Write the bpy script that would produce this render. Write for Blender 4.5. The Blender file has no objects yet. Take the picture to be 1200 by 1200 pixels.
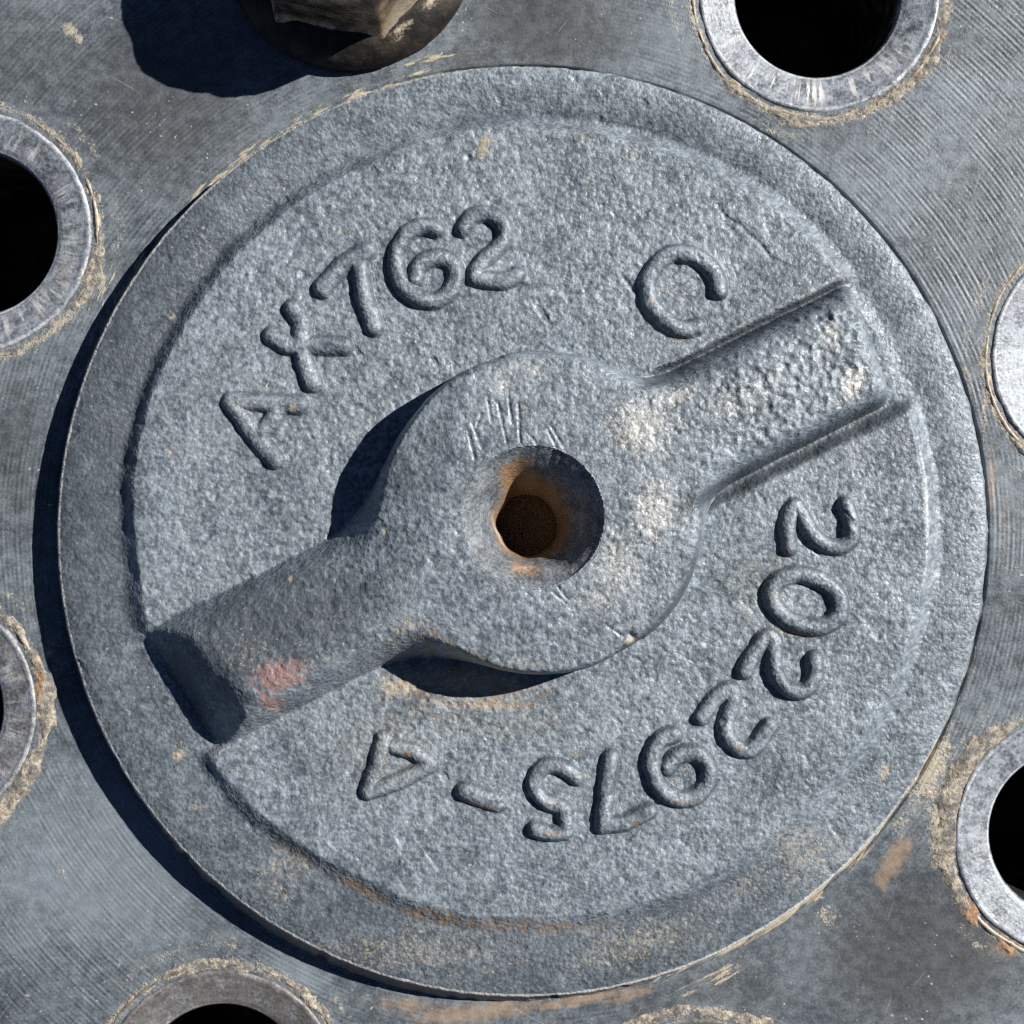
import bpy, math
import numpy as np
from math import radians, pi

S = 1e-4                      # one unit of the drawing below is 0.1 mm
VX, VY = 600.0, 600.0         # drawing origin (world 0,0)
sc = bpy.context.scene
col = sc.collection

# ------------------------------------------------------------------ camera
D = 1650.0
cam_d = bpy.data.cameras.new('camera'); cam = bpy.data.objects.new('camera', cam_d); col.objects.link(cam)
cam_d.sensor_width = 36; cam_d.lens = 18 * D / 600
cam_d.clip_start = 0.01; cam_d.clip_end = 100
cam.location = (0, 0, D * S)
sc.camera = cam

# ------------------------------------------------------------------ sky and sun
SUN_AZ = radians(24)          # counter-clockwise from +X
SUN_EL = radians(36.5)
w = bpy.data.worlds.new('World'); sc.world = w; w.use_nodes = True
nt = w.node_tree
sky = nt.nodes.new('ShaderNodeTexSky'); sky.sky_type = 'NISHITA'; sky.sun_disc = False
sky.sun_elevation = SUN_EL; sky.sun_rotation = pi / 2 - SUN_AZ
sky.air_density = 0.42; sky.dust_density = 0.1; sky.altitude = 2500
bg = nt.nodes['Background']; bg.inputs['Strength'].default_value = 0.05
nt.links.new(sky.outputs[0], bg.inputs['Color'])
sun_d = bpy.data.lights.new('sun', 'SUN'); sun_d.energy = 5.0; sun_d.angle = radians(0.5); sun_d.color = (1.0, 0.95, 0.88)
sun = bpy.data.objects.new('sun', sun_d); col.objects.link(sun)
sun.rotation_euler = (0, pi / 2 - SUN_EL, SUN_AZ)
sun.location = (0.2, 0.1, 0.3)
sc.view_settings.view_transform = 'Standard'; sc.view_settings.look = 'None'
sc.view_settings.gamma = 1; sc.view_settings.use_curve_mapping = False
sc.view_settings.exposure = 0.52
sc.cycles.use_denoising = False; sc.cycles.filter_width = 1.4

# ------------------------------------------------------------------ noise helpers (numpy)
def _h(ix, iy, seed):
    n = (ix.astype(np.int64) * 374761393 + iy.astype(np.int64) * 668265263 + seed * 2147483647) & 0xffffffff
    n = ((n ^ (n >> 13)) * 1274126177) & 0xffffffff
    n = ((n ^ (n >> 16)) * 2246822519) & 0xffffffff
    return ((n ^ (n >> 15)) & 0xffff) / 65535.0

def vnoise(x, y, wl, seed=0):                      # 0..1 value noise
    x = x / wl; y = y / wl
    ix = np.floor(x); iy = np.floor(y); fx = x - ix; fy = y - iy
    fx = fx * fx * (3 - 2 * fx); fy = fy * fy * (3 - 2 * fy)
    a = _h(ix, iy, seed); b = _h(ix + 1, iy, seed); c = _h(ix, iy + 1, seed); d = _h(ix + 1, iy + 1, seed)
    return (a + (b - a) * fx) * (1 - fy) + (c + (d - c) * fx) * fy

def rnoise(x, y, wl, seed=0):                      # rotated grid, hides the lattice
    ca, sa = math.cos(0.6 + seed), math.sin(0.6 + seed)
    return vnoise(x * ca - y * sa + 91.7, x * sa + y * ca - 37.3, wl, seed)

def fbm(x, y, wl, octv=3, seed=0):
    s = 0; a = 1; t = 0
    for i in range(octv):
        s = s + a * rnoise(x, y, wl, seed + i * 7); t += a; a *= 0.55; wl *= 0.5
    return s / t

def sstep(a, b, x):
    t = np.clip((x - a) / (b - a), 0, 1); return t * t * (3 - 2 * t)

def smax(a, b, k):
    h = np.clip(0.5 + 0.5 * (a - b) / k, 0, 1)
    return b + (a - b) * h + k * h * (1 - h)

def seg_dist(px, py, pts):                         # distance to a polyline
    d = np.full(px.shape, 1e9)
    for (ax, ay), (bx, by) in zip(pts[:-1], pts[1:]):
        vx, vy = bx - ax, by - ay; L = vx * vx + vy * vy + 1e-9
        t = np.clip(((px - ax) * vx + (py - ay) * vy) / L, 0, 1)
        d = np.minimum(d, np.hypot(px - ax - t * vx, py - ay - t * vy))
    return d

def spline(pts, n=6, closed=False):                # Catmull-Rom
    P = [np.array(p, float) for p in pts]
    if len(P) < 3: return [tuple(p) for p in P]
    Q = [2 * P[0] - P[1]] + P + [2 * P[-1] - P[-2]]
    out = []
    for i in range(1, len(Q) - 2):
        for j in range(n):
            t = j / n
            out.append(tuple(0.5 * (2 * Q[i] + (Q[i + 1] - Q[i - 1]) * t + (2 * Q[i - 1] - 5 * Q[i] + 4 * Q[i + 1] - Q[i + 2]) * t * t
                                    + (3 * Q[i] - Q[i - 1] - 3 * Q[i + 1] + Q[i + 2]) * t ** 3)))
    out.append(tuple(P[-1])); return out

def blobs(x, y, lst):                              # soft stains: (image px, image py, rx, ry, angle, strength)
    s = np.zeros(x.shape)
    for (bx, by, rx, ry, a, st) in lst:
        dx = x - bx; dy = y - by; c, sn = math.cos(radians(a)), math.sin(radians(a))
        u = (dx * c - dy * sn) / rx; v = (dx * sn + dy * c) / ry
        s = np.maximum(s, st * np.exp(-(u * u + v * v)))
    return s

# ------------------------------------------------------------------ mesh helpers
def mesh_obj(name, V, F, mat, parent=None, origin=(0, 0, 0), attrs=None, smooth=True):
    V = np.asarray(V, np.float32) * S - np.asarray(origin, np.float32) * S
    F = np.asarray(F, np.int32)
    k = F.shape[1]
    me = bpy.data.meshes.new(name)
    me.vertices.add(len(V)); me.vertices.foreach_set('co', V.ravel())
    me.loops.add(F.size); me.loops.foreach_set('vertex_index', F.ravel())
    me.polygons.add(len(F)); me.polygons.foreach_set('loop_start', np.arange(0, F.size, k, dtype=np.int32))
    me.update(calc_edges=True); me.validate()
    me.polygons.foreach_set('use_smooth', np.full(len(me.polygons), smooth))
    for n, v in (attrs or {}).items():
        a = me.attributes.new(n, 'FLOAT', 'POINT'); a.data.foreach_set('value', np.asarray(v, np.float32).ravel())
    me.materials.append(mat)
    o = bpy.data.objects.new(name, me); col.objects.link(o)
    if parent is not None: o.parent = parent
    else: o.location = tuple(np.asarray(origin) * S)
    return o

def grid_faces(nr, nc, wrap=False, mask=None):     # vertex (i,j) = i*nc+j ; j runs counter-clockwise, i outward
    i = np.arange(nr - 1)[:, None]; j = np.arange(nc if wrap else nc - 1)[None, :]
    j2 = (j + 1) % nc
    f = np.stack([i * nc + j + 0 * i, (i + 1) * nc + j, (i + 1) * nc + j2, i * nc + j2 + 0 * i], -1)
    if mask is not None: f = f[mask]
    return f.reshape(-1, 4)

def compact(V, F, attrs):
    used = np.zeros(len(V), bool); used[F.ravel()] = True
    idx = np.cumsum(used) - 1
    return V[used], idx[F], {k: np.asarray(v).ravel()[used] for k, v in attrs.items()}

# ------------------------------------------------------------------ materials
class NB:
    def __init__(s, name):
        s.m = bpy.data.materials.new(name); s.m.use_nodes = True; s.t = s.m.node_tree
        s.p = s.t.nodes['Principled BSDF']; s.out = s.t.nodes['Material Output']
        tc = s.n('ShaderNodeTexCoord')
        v = s.n('ShaderNodeVectorMath'); v.operation = 'SCALE'; v.inputs['Scale'].default_value = 1 / S
        s.l(tc.outputs['Object'], v.inputs[0]); s.co = v.outputs[0]
    def n(s, k): return s.t.nodes.new(k)
    def l(s, a, b): s.t.links.new(a, b)
    def put(s, v, sock):
        if hasattr(v, 'is_output'): s.l(v, sock)
        elif isinstance(v, tuple): sock.default_value = v if len(v) == 4 else v + (1,)
        else: sock.default_value = v
    def noise(s, wl, detail=2, rough=0.55, vec=None, off=0.0):
        n = s.n('ShaderNodeTexNoise'); n.inputs['Scale'].default_value = 1.0 / wl
        n.inputs['Detail'].default_value = detail; n.inputs['Roughness'].default_value = rough
        v = vec or s.co
        if off:
            a = s.n('ShaderNodeVectorMath'); a.operation = 'ADD'; s.l(v, a.inputs[0]); a.inputs[1].default_value = (off * wl, -off * wl, off * wl); v = a.outputs[0]
        s.l(v, n.inputs['Vector']); return n.outputs['Fac']
    def full(s, v):                                    # stretch noise to the whole 0..1 range
        n = s.n('ShaderNodeMapRange'); s.l(v, n.inputs['Value'])
        n.inputs['From Min'].default_value = 0.27; n.inputs['From Max'].default_value = 0.73
        return n.outputs[0]
    def attr(s, nm):
        a = s.n('ShaderNodeAttribute'); a.attribute_name = nm; return a.outputs['Fac']
    def math(s, op, a, b=0.0, clamp=False):
        n = s.n('ShaderNodeMath'); n.operation = op; n.use_clamp = clamp
        s.put(a, n.inputs[0]); s.put(b, n.inputs[1]); return n.outputs[0]
    def rng(s, v, a, b, c=0.0, d=1.0):
        n = s.n('ShaderNodeMapRange'); n.interpolation_type = 'SMOOTHSTEP'
        s.put(v, n.inputs['Value'])
        for k, x in zip(('From Min', 'From Max', 'To Min', 'To Max'), (a, b, c, d)): s.put(x, n.inputs[k])
        return n.outputs[0]
    def mix(s, f, a, b, mode='MIX'):
        n = s.n('ShaderNodeMix'); n.data_type = 'RGBA'; n.blend_type = mode
        s.put(f, n.inputs[0]); s.put(a, n.inputs[6]); s.put(b, n.inputs[7]); return n.outputs[2]
    def bump(s, h, dist, strength=1.0, nrm=None):
        n = s.n('ShaderNodeBump'); n.inputs['Strength'].default_value = strength; n.inputs['Distance'].default_value = dist * S
        s.l(h, n.inputs['Height'])
        if nrm is not None: s.l(nrm, n.inputs['Normal'])
        return n.outputs[0]
    def fin(s, color, rough, metal=0.0, nrm=None, spec=0.5):
        s.put(color, s.p.inputs['Base Color']); s.put(rough, s.p.inputs['Roughness']); s.put(metal, s.p.inputs['Metallic'])
        s.put(spec, s.p.inputs['Specular IOR Level'])
        if nrm is not None: s.l(nrm, s.p.inputs['Normal'])
        return s.m
    def breakup(s, at, wl, lo=0.35, hi=0.65, k=0.55, off=0.0):   # stain mask: attribute broken up by noise
        nz = s.math('ADD', s.full(s.noise(wl, 5, 0.72, off=off)), s.math('MULTIPLY', s.full(s.noise(3.0, 2, 0.6, off=off + 1.7)), 0.45))
        at_ = s.attr(at)
        v = s.math('ADD', at_, s.math('MULTIPLY', s.math('SUBTRACT', nz, 0.725), k))
        v = s.math('MULTIPLY', v, s.rng(at_, 0.02, 0.22))
        return s.rng(v, lo - .08, hi + .10)

def cast_material():
    b = NB('cast_iron')
    g = b.attr('grain')
    n1 = b.full(b.noise(4.4, 1, 0.5)); n2 = b.full(b.noise(9, 2, 0.6, off=3.1)); n3 = b.full(b.noise(75, 3, 0.6, off=5.7))
    n4 = b.full(b.noise(24, 3, 0.65, off=8.3))
    v = b.math('ADD', b.math('MULTIPLY', g, 0.34), b.math('MULTIPLY', n1, 0.30))
    v = b.math('ADD', v, b.math('MULTIPLY', n2, 0.14)); v = b.math('ADD', v, b.math('MULTIPLY', n3, 0.26)); v = b.math('ADD', v, b.math('MULTIPLY', n4, 0.12))
    f = b.rng(v, 0.25, 1.0)
    c = b.mix(f, (0.076, 0.098, 0.121), (0.338, 0.395, 0.447))
    c = b.mix(b.math('MULTIPLY', b.rng(b.noise(26, 2, 0.6, off=9.0), 0.5, 0.75), 0.3), c, (0.21, 0.215, 0.24))
    c = b.mix(b.math('MULTIPLY', b.breakup('grime_shade', 22, 0.25, 0.75, 0.35, 1.3), 0.80), c, (0.052, 0.064, 0.079))
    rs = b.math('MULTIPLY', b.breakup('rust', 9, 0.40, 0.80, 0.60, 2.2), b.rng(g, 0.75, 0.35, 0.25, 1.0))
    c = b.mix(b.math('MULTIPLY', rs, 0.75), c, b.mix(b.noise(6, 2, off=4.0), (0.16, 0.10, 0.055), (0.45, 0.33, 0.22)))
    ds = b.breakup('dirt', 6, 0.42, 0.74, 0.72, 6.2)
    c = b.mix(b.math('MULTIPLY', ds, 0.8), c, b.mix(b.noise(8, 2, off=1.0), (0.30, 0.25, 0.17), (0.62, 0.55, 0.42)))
    fl = b.rng(b.noise(5.5, 1, 0.5, off=12.3), 0.685, 0.76)           # stray sand flecks
    fl = b.math('MULTIPLY', fl, b.rng(b.noise(90, 2, 0.5, off=2.3), 0.42, 0.62))
    c = b.mix(b.math('MULTIPLY', fl, 0.6), c, (0.55, 0.46, 0.33))
    pk = b.breakup('pink', 8, 0.40, 0.62, 0.85, 8.2)
    c = b.mix(b.math('MULTIPLY', pk, 0.75), c, b.mix(b.noise(7, 2, off=3.0), (0.17, 0.085, 0.08), (0.43, 0.27, 0.245)))
    wr = b.breakup('wear', 5.0, 0.44, 0.86, 0.70, 7.7)
    c = b.mix(b.math('MULTIPLY', wr, 0.85), c, (0.62, 0.605, 0.565))
    rough = b.rng(b.math('ADD', n2, b.math('MULTIPLY', ds, 0.6)), 0.1, 1.0, 0.45, 0.66)
    h = b.math('ADD', b.math('MULTIPLY', n1, 0.5), b.math('MULTIPLY', n2, 0.5))
    return b.fin(c, rough, 0.12, b.bump(h, 1.25, 1.0), 0.42)

def plate_material():
    b = NB('turned_steel')
    r = b.attr('rad'); gm = b.attr('groove')
    wob = b.math('MULTIPLY', b.noise(140, 2, 0.5), 7.0)
    ph = b.math('MULTIPLY', b.math('ADD', r, wob), 2 * pi / 5.4)
    wave = b.math('ADD', b.math('SINE', ph), b.math('MULTIPLY', b.math('SINE', b.math('MULTIPLY', b.math('ADD', r, b.math('MULTIPLY', wob, 0.6)), 2 * pi / 7.9)), 0.7))
    wave = b.math('MULTIPLY', wave, b.rng(b.noise(60, 4, 0.65, off=2.0), 0.36, 0.60))
    wave = b.math('MULTIPLY', wave, gm)
    n1 = b.noise(3.2, 2, 0.6); n2 = b.noise(14, 3, 0.6, off=3.0); n3 = b.noise(130, 3, 0.55, off=6.0)
    v = b.math('ADD', b.math('MULTIPLY', n1, 0.30), b.math('MULTIPLY', n2, 0.35))
    v = b.math('ADD', v, b.math('MULTIPLY', n3, 0.40)); v = b.math('ADD', v, b.math('MULTIPLY', wave, 0.028))
    c = b.mix(b.rng(v, 0.34, 0.76), (0.050, 0.062, 0.075), (0.255, 0.30, 0.34))
    c = b.mix(b.math('MULTIPLY', b.breakup('clean', 40, 0.3, 0.8, 0.3, 1.7), 0.55), c, (0.265, 0.315, 0.36))
    c = b.mix(b.math('MULTIPLY', b.breakup('grime_shade', 30, 0.25, 0.75, 0.3, 4.1), 0.70), c, (0.062, 0.062, 0.064))
    c = b.mix(b.math('MULTIPLY', b.breakup('rust', 11, 0.4, 0.78, 0.62, 2.9), 0.62), c, b.mix(n2, (0.25, 0.165, 0.10), (0.50, 0.36, 0.24)))
    # streaks of dried mud running round the cap
    cx = b.n('ShaderNodeCombineXYZ')
    b.l(b.math('MULTIPLY', b.attr('arc'), 0.22), cx.inputs[0]); b.l(r, cx.inputs[1])
    st = b.noise(5.5, 3, 0.6, vec=cx.outputs[0])
    st = b.rng(b.math('ADD', st, b.math('MULTIPLY', b.attr('streak'), 0.34)), 0.74, 0.86)
    mud = b.mix(b.noise(7, 3, off=1.1), (0.34, 0.29, 0.21), (0.68, 0.61, 0.48))
    c = b.mix(b.math('MULTIPLY', st, 0.9), c, mud)
    ds = b.breakup('dirt', 9, 0.42, 0.72, 0.75, 6.0)
    c = b.mix(b.math('MULTIPLY', ds, 0.82), c, mud)
    fl = b.rng(b.noise(4.6, 1, 0.5, off=12.3), 0.715, 0.775)
    fl = b.math('MULTIPLY', fl, b.rng(b.noise(80, 2, 0.5, off=2.3), 0.45, 0.62))
    c = b.mix(b.math('MULTIPLY', fl, 0.75), c, (0.62, 0.58, 0.50))
    for ang_, off_ in ((0.5, 3.0), (-0.9, 7.0), (1.9, 11.0)):       # stray scratches
        vr = b.n('ShaderNodeVectorRotate'); vr.inputs['Angle'].default_value = ang_; b.l(b.co, vr.inputs['Vector'])
        mp = b.n('ShaderNodeMapping'); mp.inputs['Scale'].default_value = (0.03, 1.0, 1.0)
        b.l(vr.outputs[0], mp.inputs['Vector'])
        sx = b.rng(b.noise(2.6, 1, 0.5, vec=mp.outputs[0], off=off_), 0.745, 0.79)
        c = b.mix(b.math('MULTIPLY', sx, 0.35), c, (0.46, 0.48, 0.50))
    h = b.math('ADD', b.math('MULTIPLY', n1, 0.22), b.math('MULTIPLY', wave, 0.10))
    h = b.math('ADD', h, b.math('MULTIPLY', n2, 0.4))
    h = b.math('ADD', h, b.math('MULTIPLY', b.math('ADD', st, ds), 0.5))
    return b.fin(c, b.rng(n2, 0.3, 0.7, 0.42, 0.62), 0.15, b.bump(h, 1.5, 0.9), 0.5)

def seat_material():
    b = NB('burnished_steel')
    cx = b.n('ShaderNodeCombineXYZ')
    b.l(b.attr('arc'), cx.inputs[0]); b.l(b.math('MULTIPLY', b.attr('rad'), 0.16), cx.inputs[1])
    rs = b.noise(7.5, 3, 0.6, vec=cx.outputs[0])                        # radial scuffs
    cy = b.n('ShaderNodeCombineXYZ')
    b.l(b.math('MULTIPLY', b.attr('arc'), 0.05), cy.inputs[0]); b.l(b.attr('rad'), cy.inputs[1])
    tn = b.noise(4.0, 3, 0.6, vec=cy.outputs[0])                        # turning marks
    n2 = b.noise(17, 4, 0.65); n1 = b.noise(4, 2, 0.6, off=4.0)
    v = b.math('ADD', b.math('MULTIPLY', n2, 0.6), b.math('MULTIPLY', n1, 0.35))
    v = b.math('ADD', v, b.math('MULTIPLY', tn, 0.15))
    c = b.mix(b.rng(v, 0.40, 0.68), (0.075, 0.09, 0.11), (0.36, 0.40, 0.45))
    c = b.mix(b.math('MULTIPLY', b.rng(b.noise(24, 2, off=8.0), 0.5, 0.7), 0.35), c, (0.22, 0.215, 0.28))
    sc_ = b.math('MULTIPLY', b.rng(rs, 0.52, 0.62), b.attr('scuff'))
    c = b.mix(sc_, c, (0.72, 0.72, 0.70))
    c = b.mix(b.math('MULTIPLY', b.breakup('bright', 6, 0.4, 0.7, 0.45, 2.0), 0.8), c, (0.66, 0.69, 0.72))
    c = b.mix(b.math('MULTIPLY', b.breakup('dirt', 6, 0.4, 0.7, 0.45, 2.6), 0.85), c, b.mix(n1, (0.16, 0.12, 0.08), (0.58, 0.50, 0.38)))
    c = b.mix(b.math('MULTIPLY', b.breakup('stain', 20, 0.3, 0.75, 0.6, 5.0), 0.8), c, b.mix(n1, (0.07, 0.062, 0.056), (0.17, 0.145, 0.12)))
    h = b.math('ADD', b.math('MULTIPLY', n1, 0.5), b.math('MULTIPLY', tn, 0.3))
    return b.fin(c, b.rng(n2, 0.3, 0.7, 0.42, 0.60), 0.12, b.bump(h, 1.5, 0.9), 0.45)

def bore_material():
    b = NB('dark_bore')
    n2 = b.noise(30, 3, 0.6)
    c = b.mix(b.rng(n2, 0.45, 0.75), (0.018, 0.017, 0.016), (0.14, 0.125, 0.11))  # near-black, with paler noise patches
    return b.fin(c, 0.6, 0.0, b.bump(n2, 2.0, 0.6), 0.3)

def rust_hole_material():
    b = NB('rusty_bore')
    n1 = b.noise(4, 3, 0.65); n2 = b.noise(18, 3, 0.6, off=3.0)
    c = b.mix(b.rng(b.math('ADD', b.math('MULTIPLY', n1, 0.6), b.math('MULTIPLY', n2, 0.5)), 0.4, 0.75), (0.075, 0.085, 0.10), (0.27, 0.30, 0.33))
    rs = b.breakup('rust', 8, 0.4, 0.7, 0.85, 2.0)
    c = b.mix(b.math('MULTIPLY', rs, 0.92), c, b.mix(n1, (0.12, 0.065, 0.03), (0.50, 0.31, 0.16)))
    c = b.mix(b.math('MULTIPLY', b.breakup('wear', 5, 0.4, 0.75, 0.4, 1.2), 0.85), c, (0.60, 0.56, 0.48))
    return b.fin(c, 0.55, 0.1, b.bump(b.math('ADD', n1, n2), 1.8, 0.8), 0.4)

def crust_material():
    b = NB('dried_mud')
    n1 = b.noise(4, 3, 0.65); n2 = b.noise(16, 3, 0.6, off=3.0)
    c = b.mix(b.rng(b.math('ADD', b.math('MULTIPLY', n1, 0.5), b.math('MULTIPLY', n2, 0.5)), 0.34, 0.66), (0.14, 0.125, 0.105), (0.54, 0.485, 0.39))
    c = b.mix(b.math('MULTIPLY', b.breakup('rust', 10, 0.4, 0.7, 0.4, 2.0), 0.8), c, b.mix(n1, (0.28, 0.14, 0.06), (0.56, 0.34, 0.18)))
    c = b.mix(b.math('MULTIPLY', b.rng(b.noise(13, 4, 0.7, off=7.0), 0.46, 0.60), 0.85), c, (0.13, 0.135, 0.145))
    return b.fin(c, 0.9, 0.0, b.bump(b.math('ADD', n1, n2), 2.2, 0.9), 0.2)

def bolt_material():
    b = NB('muddy_bolt')
    n1 = b.noise(5, 3, 0.65); n2 = b.noise(34, 4, 0.6, off=3.0); n3 = b.noise(60, 3, 0.5, off=9.0)
    c = b.mix(b.rng(n2, 0.36, 0.66), (0.085, 0.065, 0.05), (0.52, 0.38, 0.25))
    c = b.mix(b.math('MULTIPLY', b.breakup('dirt', 22, 0.42, 0.62, 0.5, 2.0), 0.9), c, b.mix(n1, (0.36, 0.30, 0.21), (0.66, 0.59, 0.46)))
    return b.fin(c, b.rng(n3, 0.35, 0.65, 0.20, 0.42), 0.55, b.bump(b.math('ADD', n1, b.math('MULTIPLY', n2, 1.5)), 1.3, 0.8), 0.5)

def flange_material():
    b = NB('blackened_flange')
    n1 = b.noise(5, 3, 0.65); n2 = b.noise(28, 3, 0.6, off=3.0)
    c = b.mix(b.rng(n2, 0.4, 0.75), (0.012, 0.011, 0.010), (0.06, 0.05, 0.04))
    c = b.mix(b.math('MULTIPLY', b.breakup('dirt', 16, 0.42, 0.62, 0.5, 2.0), 0.9), c, b.mix(n1, (0.36, 0.30, 0.21), (0.66, 0.59, 0.46)))
    return b.fin(c, 0.6, 0.0, b.bump(n1, 1.2, 0.8), 0.25)

CAST = cast_material(); PLATE = plate_material(); SEAT = seat_material(); BORE = bore_material()
RHOLE = rust_hole_material(); CRUST = crust_material(); BOLT = bolt_material(); FLANGE = flange_material()

# ------------------------------------------------------------------ hub face (the surface the cap lies on)
CX, CY = 611.5, 624.0                                        # cap centre
HOLES = [(-34, 271), (960, -10), (1303, 417), (1260, 979), (818, 1334), (259, 1278), (-98, 832)]
BOLT_AT = (410, -62)
RH = 97.0; RO = 140.0

def pl_z(x, y):                                              # height of the hub face, image px in
    r = np.hypot(x - CX, y - CY); th = np.degrees(np.arctan2(-(y - CY), x - CX))
    z = (fbm(x, y, 90, 2, 40) - 0.5) * 1.6
    gap = np.exp(-((r - 546.5) / 1.6) ** 2) * (3.2 + 6 * (rnoise(x, y, 26, 5) - 0.5))
    z = z - gap * np.where(np.cos(np.radians(th - 15)) > -0.45, 1, 0.3)
    return z

def build_hub():
    rr = np.concatenate([np.arange(470, 542, 12), np.arange(542, 560, 1.0), np.arange(560, 1000, 3.5), np.array([1010, 1040, 1090, 1160, 1260, 1380, 1500.0]), np.array([1510.0, 1512.0])])
    nth = 1250
    th = np.linspace(0, 2 * pi, nth, endpoint=False)
    R, T = np.meshgrid(rr, th, indexing='ij')
    x = CX + R * np.cos(T); y = CY - R * np.sin(T)
    z = pl_z(x, y)
    z[-2] -= 12; z[-1] -= 220
    keep = np.ones(R.shape, bool)
    for (hx, hy) in HOLES: keep &= np.hypot(x - hx, y - hy) > RO + 1
    kf = (keep[:-1] | keep[1:]); kf = kf | np.roll(kf, -1, 1)
    V = np.stack([x - VX, VY - y, z], -1).reshape(-1, 3)
    F = grid_faces(len(rr), nth, True, kf)
    deg = np.degrees(T)
    groove = np.ones(R.shape)
    groove *= 1 - 0.95 * blobs(x, y, [(1060, 1120, 150, 120, 0, 1), (640, 40, 130, 90, 0, 1), (900, 1160, 160, 80, 20, 1), (560, 1190, 120, 40, 0, .8)])
    groove *= np.clip(0.45 + 0.9 * (fbm(x, y, 160, 2, 3)), 0.3, 1.1)
    grime_shade = blobs(x, y, [(1080, 1120, 150, 110, 0, .95), (640, 30, 130, 70, 0, .85), (560, 70, 90, 30, 10, .6), (880, 1170, 120, 60, 0, .55), (110, 200, 80, 90, 40, .35),
                         (120, 130, 26, 70, 40, .55), (1165, 350, 40, 60, 0, .5), (20, 480, 40, 90, 0, .5), (70, 20, 120, 90, 0, .25), (190, 120, 150, 140, 0, .72), (40, 60, 120, 120, 0, .55), (20, 560, 50, 120, 0, .5), (240, 200, 80, 60, 0, .45), (760, 1180, 70, 30, 0, .6), (1110, 60, 60, 40, 0, .3)])
    clean = blobs(x, y, [(770, 50, 90, 60, 0, .7), (130, 1010, 150, 120, 0, 1.0), (350, 1140, 50, 22, -25, 1.0), (1020, 210, 130, 90, 0, .55), (1140, 140, 80, 120, 0, .45), (950, 1110, 40, 90, -30, .5), (30, 1100, 70, 70, 0, .6)])
    rust = blobs(x, y, [(1050, 1005, 16, 40, -35, 1.0), (1035, 1030, 12, 18, 0, .9), (560, 1186, 95, 13, 6, 1.05), (680, 1172, 80, 8, 10, 1.0), (480, 1178, 60, 12, -5, .8), (1178, 610, 9, 70, 0, .55), (1162, 560, 6, 50, 0, .8), (1180, 1105, 30, 26, 0, .75), (740, 1165, 40, 8, 16, .9)])
    dirt = blobs(x, y, [(1090, 900, 26, 60, -20, .85), (1100, 960, 16, 50, 0, .8), (1060, 960, 12, 50, -30, .5), (82, 36, 13, 11, 0, .8), (92, 46, 6, 9, 0, .8), (1150, 350, 7, 16, 0, .6), (55, 890, 12, 40, 0, .3),
                        (1010, 165, 6, 5, 0, .5), (70, 1020, 8, 30, 20, .45), (970, 1075, 16, 18, 0, .6), (850, 1140, 30, 9, 20, .55), (905, 200, 5, 12, 0, .5), (1153, 480, 5, 60, 0, .6)])
    near = np.exp(-np.clip(R - 546, 0, None) / 8.0)
    a = lambda c, wd: np.exp(-((((deg - c + 180) % 360) - 180) / wd) ** 2)
    streak = near * (0.55 + 0.75 * rnoise(x, y, 24, 88)) * np.clip(1.0 * a(112, 26) + 1.2 * a(138, 16) + 1.2 * a(152, 10) + 1.0 * a(297, 20) + .9 * a(330, 22) + .45 * a(30, 50), 0, 1.35)
    streak = np.maximum(streak, np.exp(-((R - 566) / 7) ** 2) * 0.9 * a(101, 8))
    streak = np.maximum(streak, np.exp(-((R - 570) / 14) ** 2) * (0.85 * a(149, 7) + .8 * a(293, 10)))
    arc = T * R
    for hx, hy in HOLES:                                     # scattered mud round each hole
        hr = np.hypot(x - hx, y - hy)
        m = np.exp(-((hr - 150) / 9) ** 2)
        dirt = np.maximum(dirt, m * (0.35 + 0.5 * fbm(x, y, 60, 2, 13)))
        dirt = np.maximum(dirt, np.exp(-((hr - 172) / 10) ** 2) * 0.42 * sstep(.4, .75, rnoise(x, y, 50, 19)))
    at = dict(rad=R, arc=arc, groove=groove, grime_shade=grime_shade, clean=clean, rust=rust, dirt=dirt, streak=streak)
    V, F, at = compact(V, F, at)
    hub = mesh_obj('hub_face', V, F, PLATE, attrs=at)
    hub['kind'] = 'structure'
    hub['label'] = 'turned grey steel hub face drilled with a ring of bolt holes'
    return hub

def revolve(prof, n, cx, cy, zfun=None):                     # prof = [(radius, z)], inner..outer order free
    th = np.linspace(0, 2 * pi, n, endpoint=False)
    R = np.array([p[0] for p in prof])[:, None] * np.ones(n); Z = np.array([p[1] for p in prof])[:, None] * np.ones(n)
    T = np.ones(len(prof))[:, None] * th
    return R, T, Z, cx + R * np.cos(T), cy - R * np.sin(T)

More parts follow.
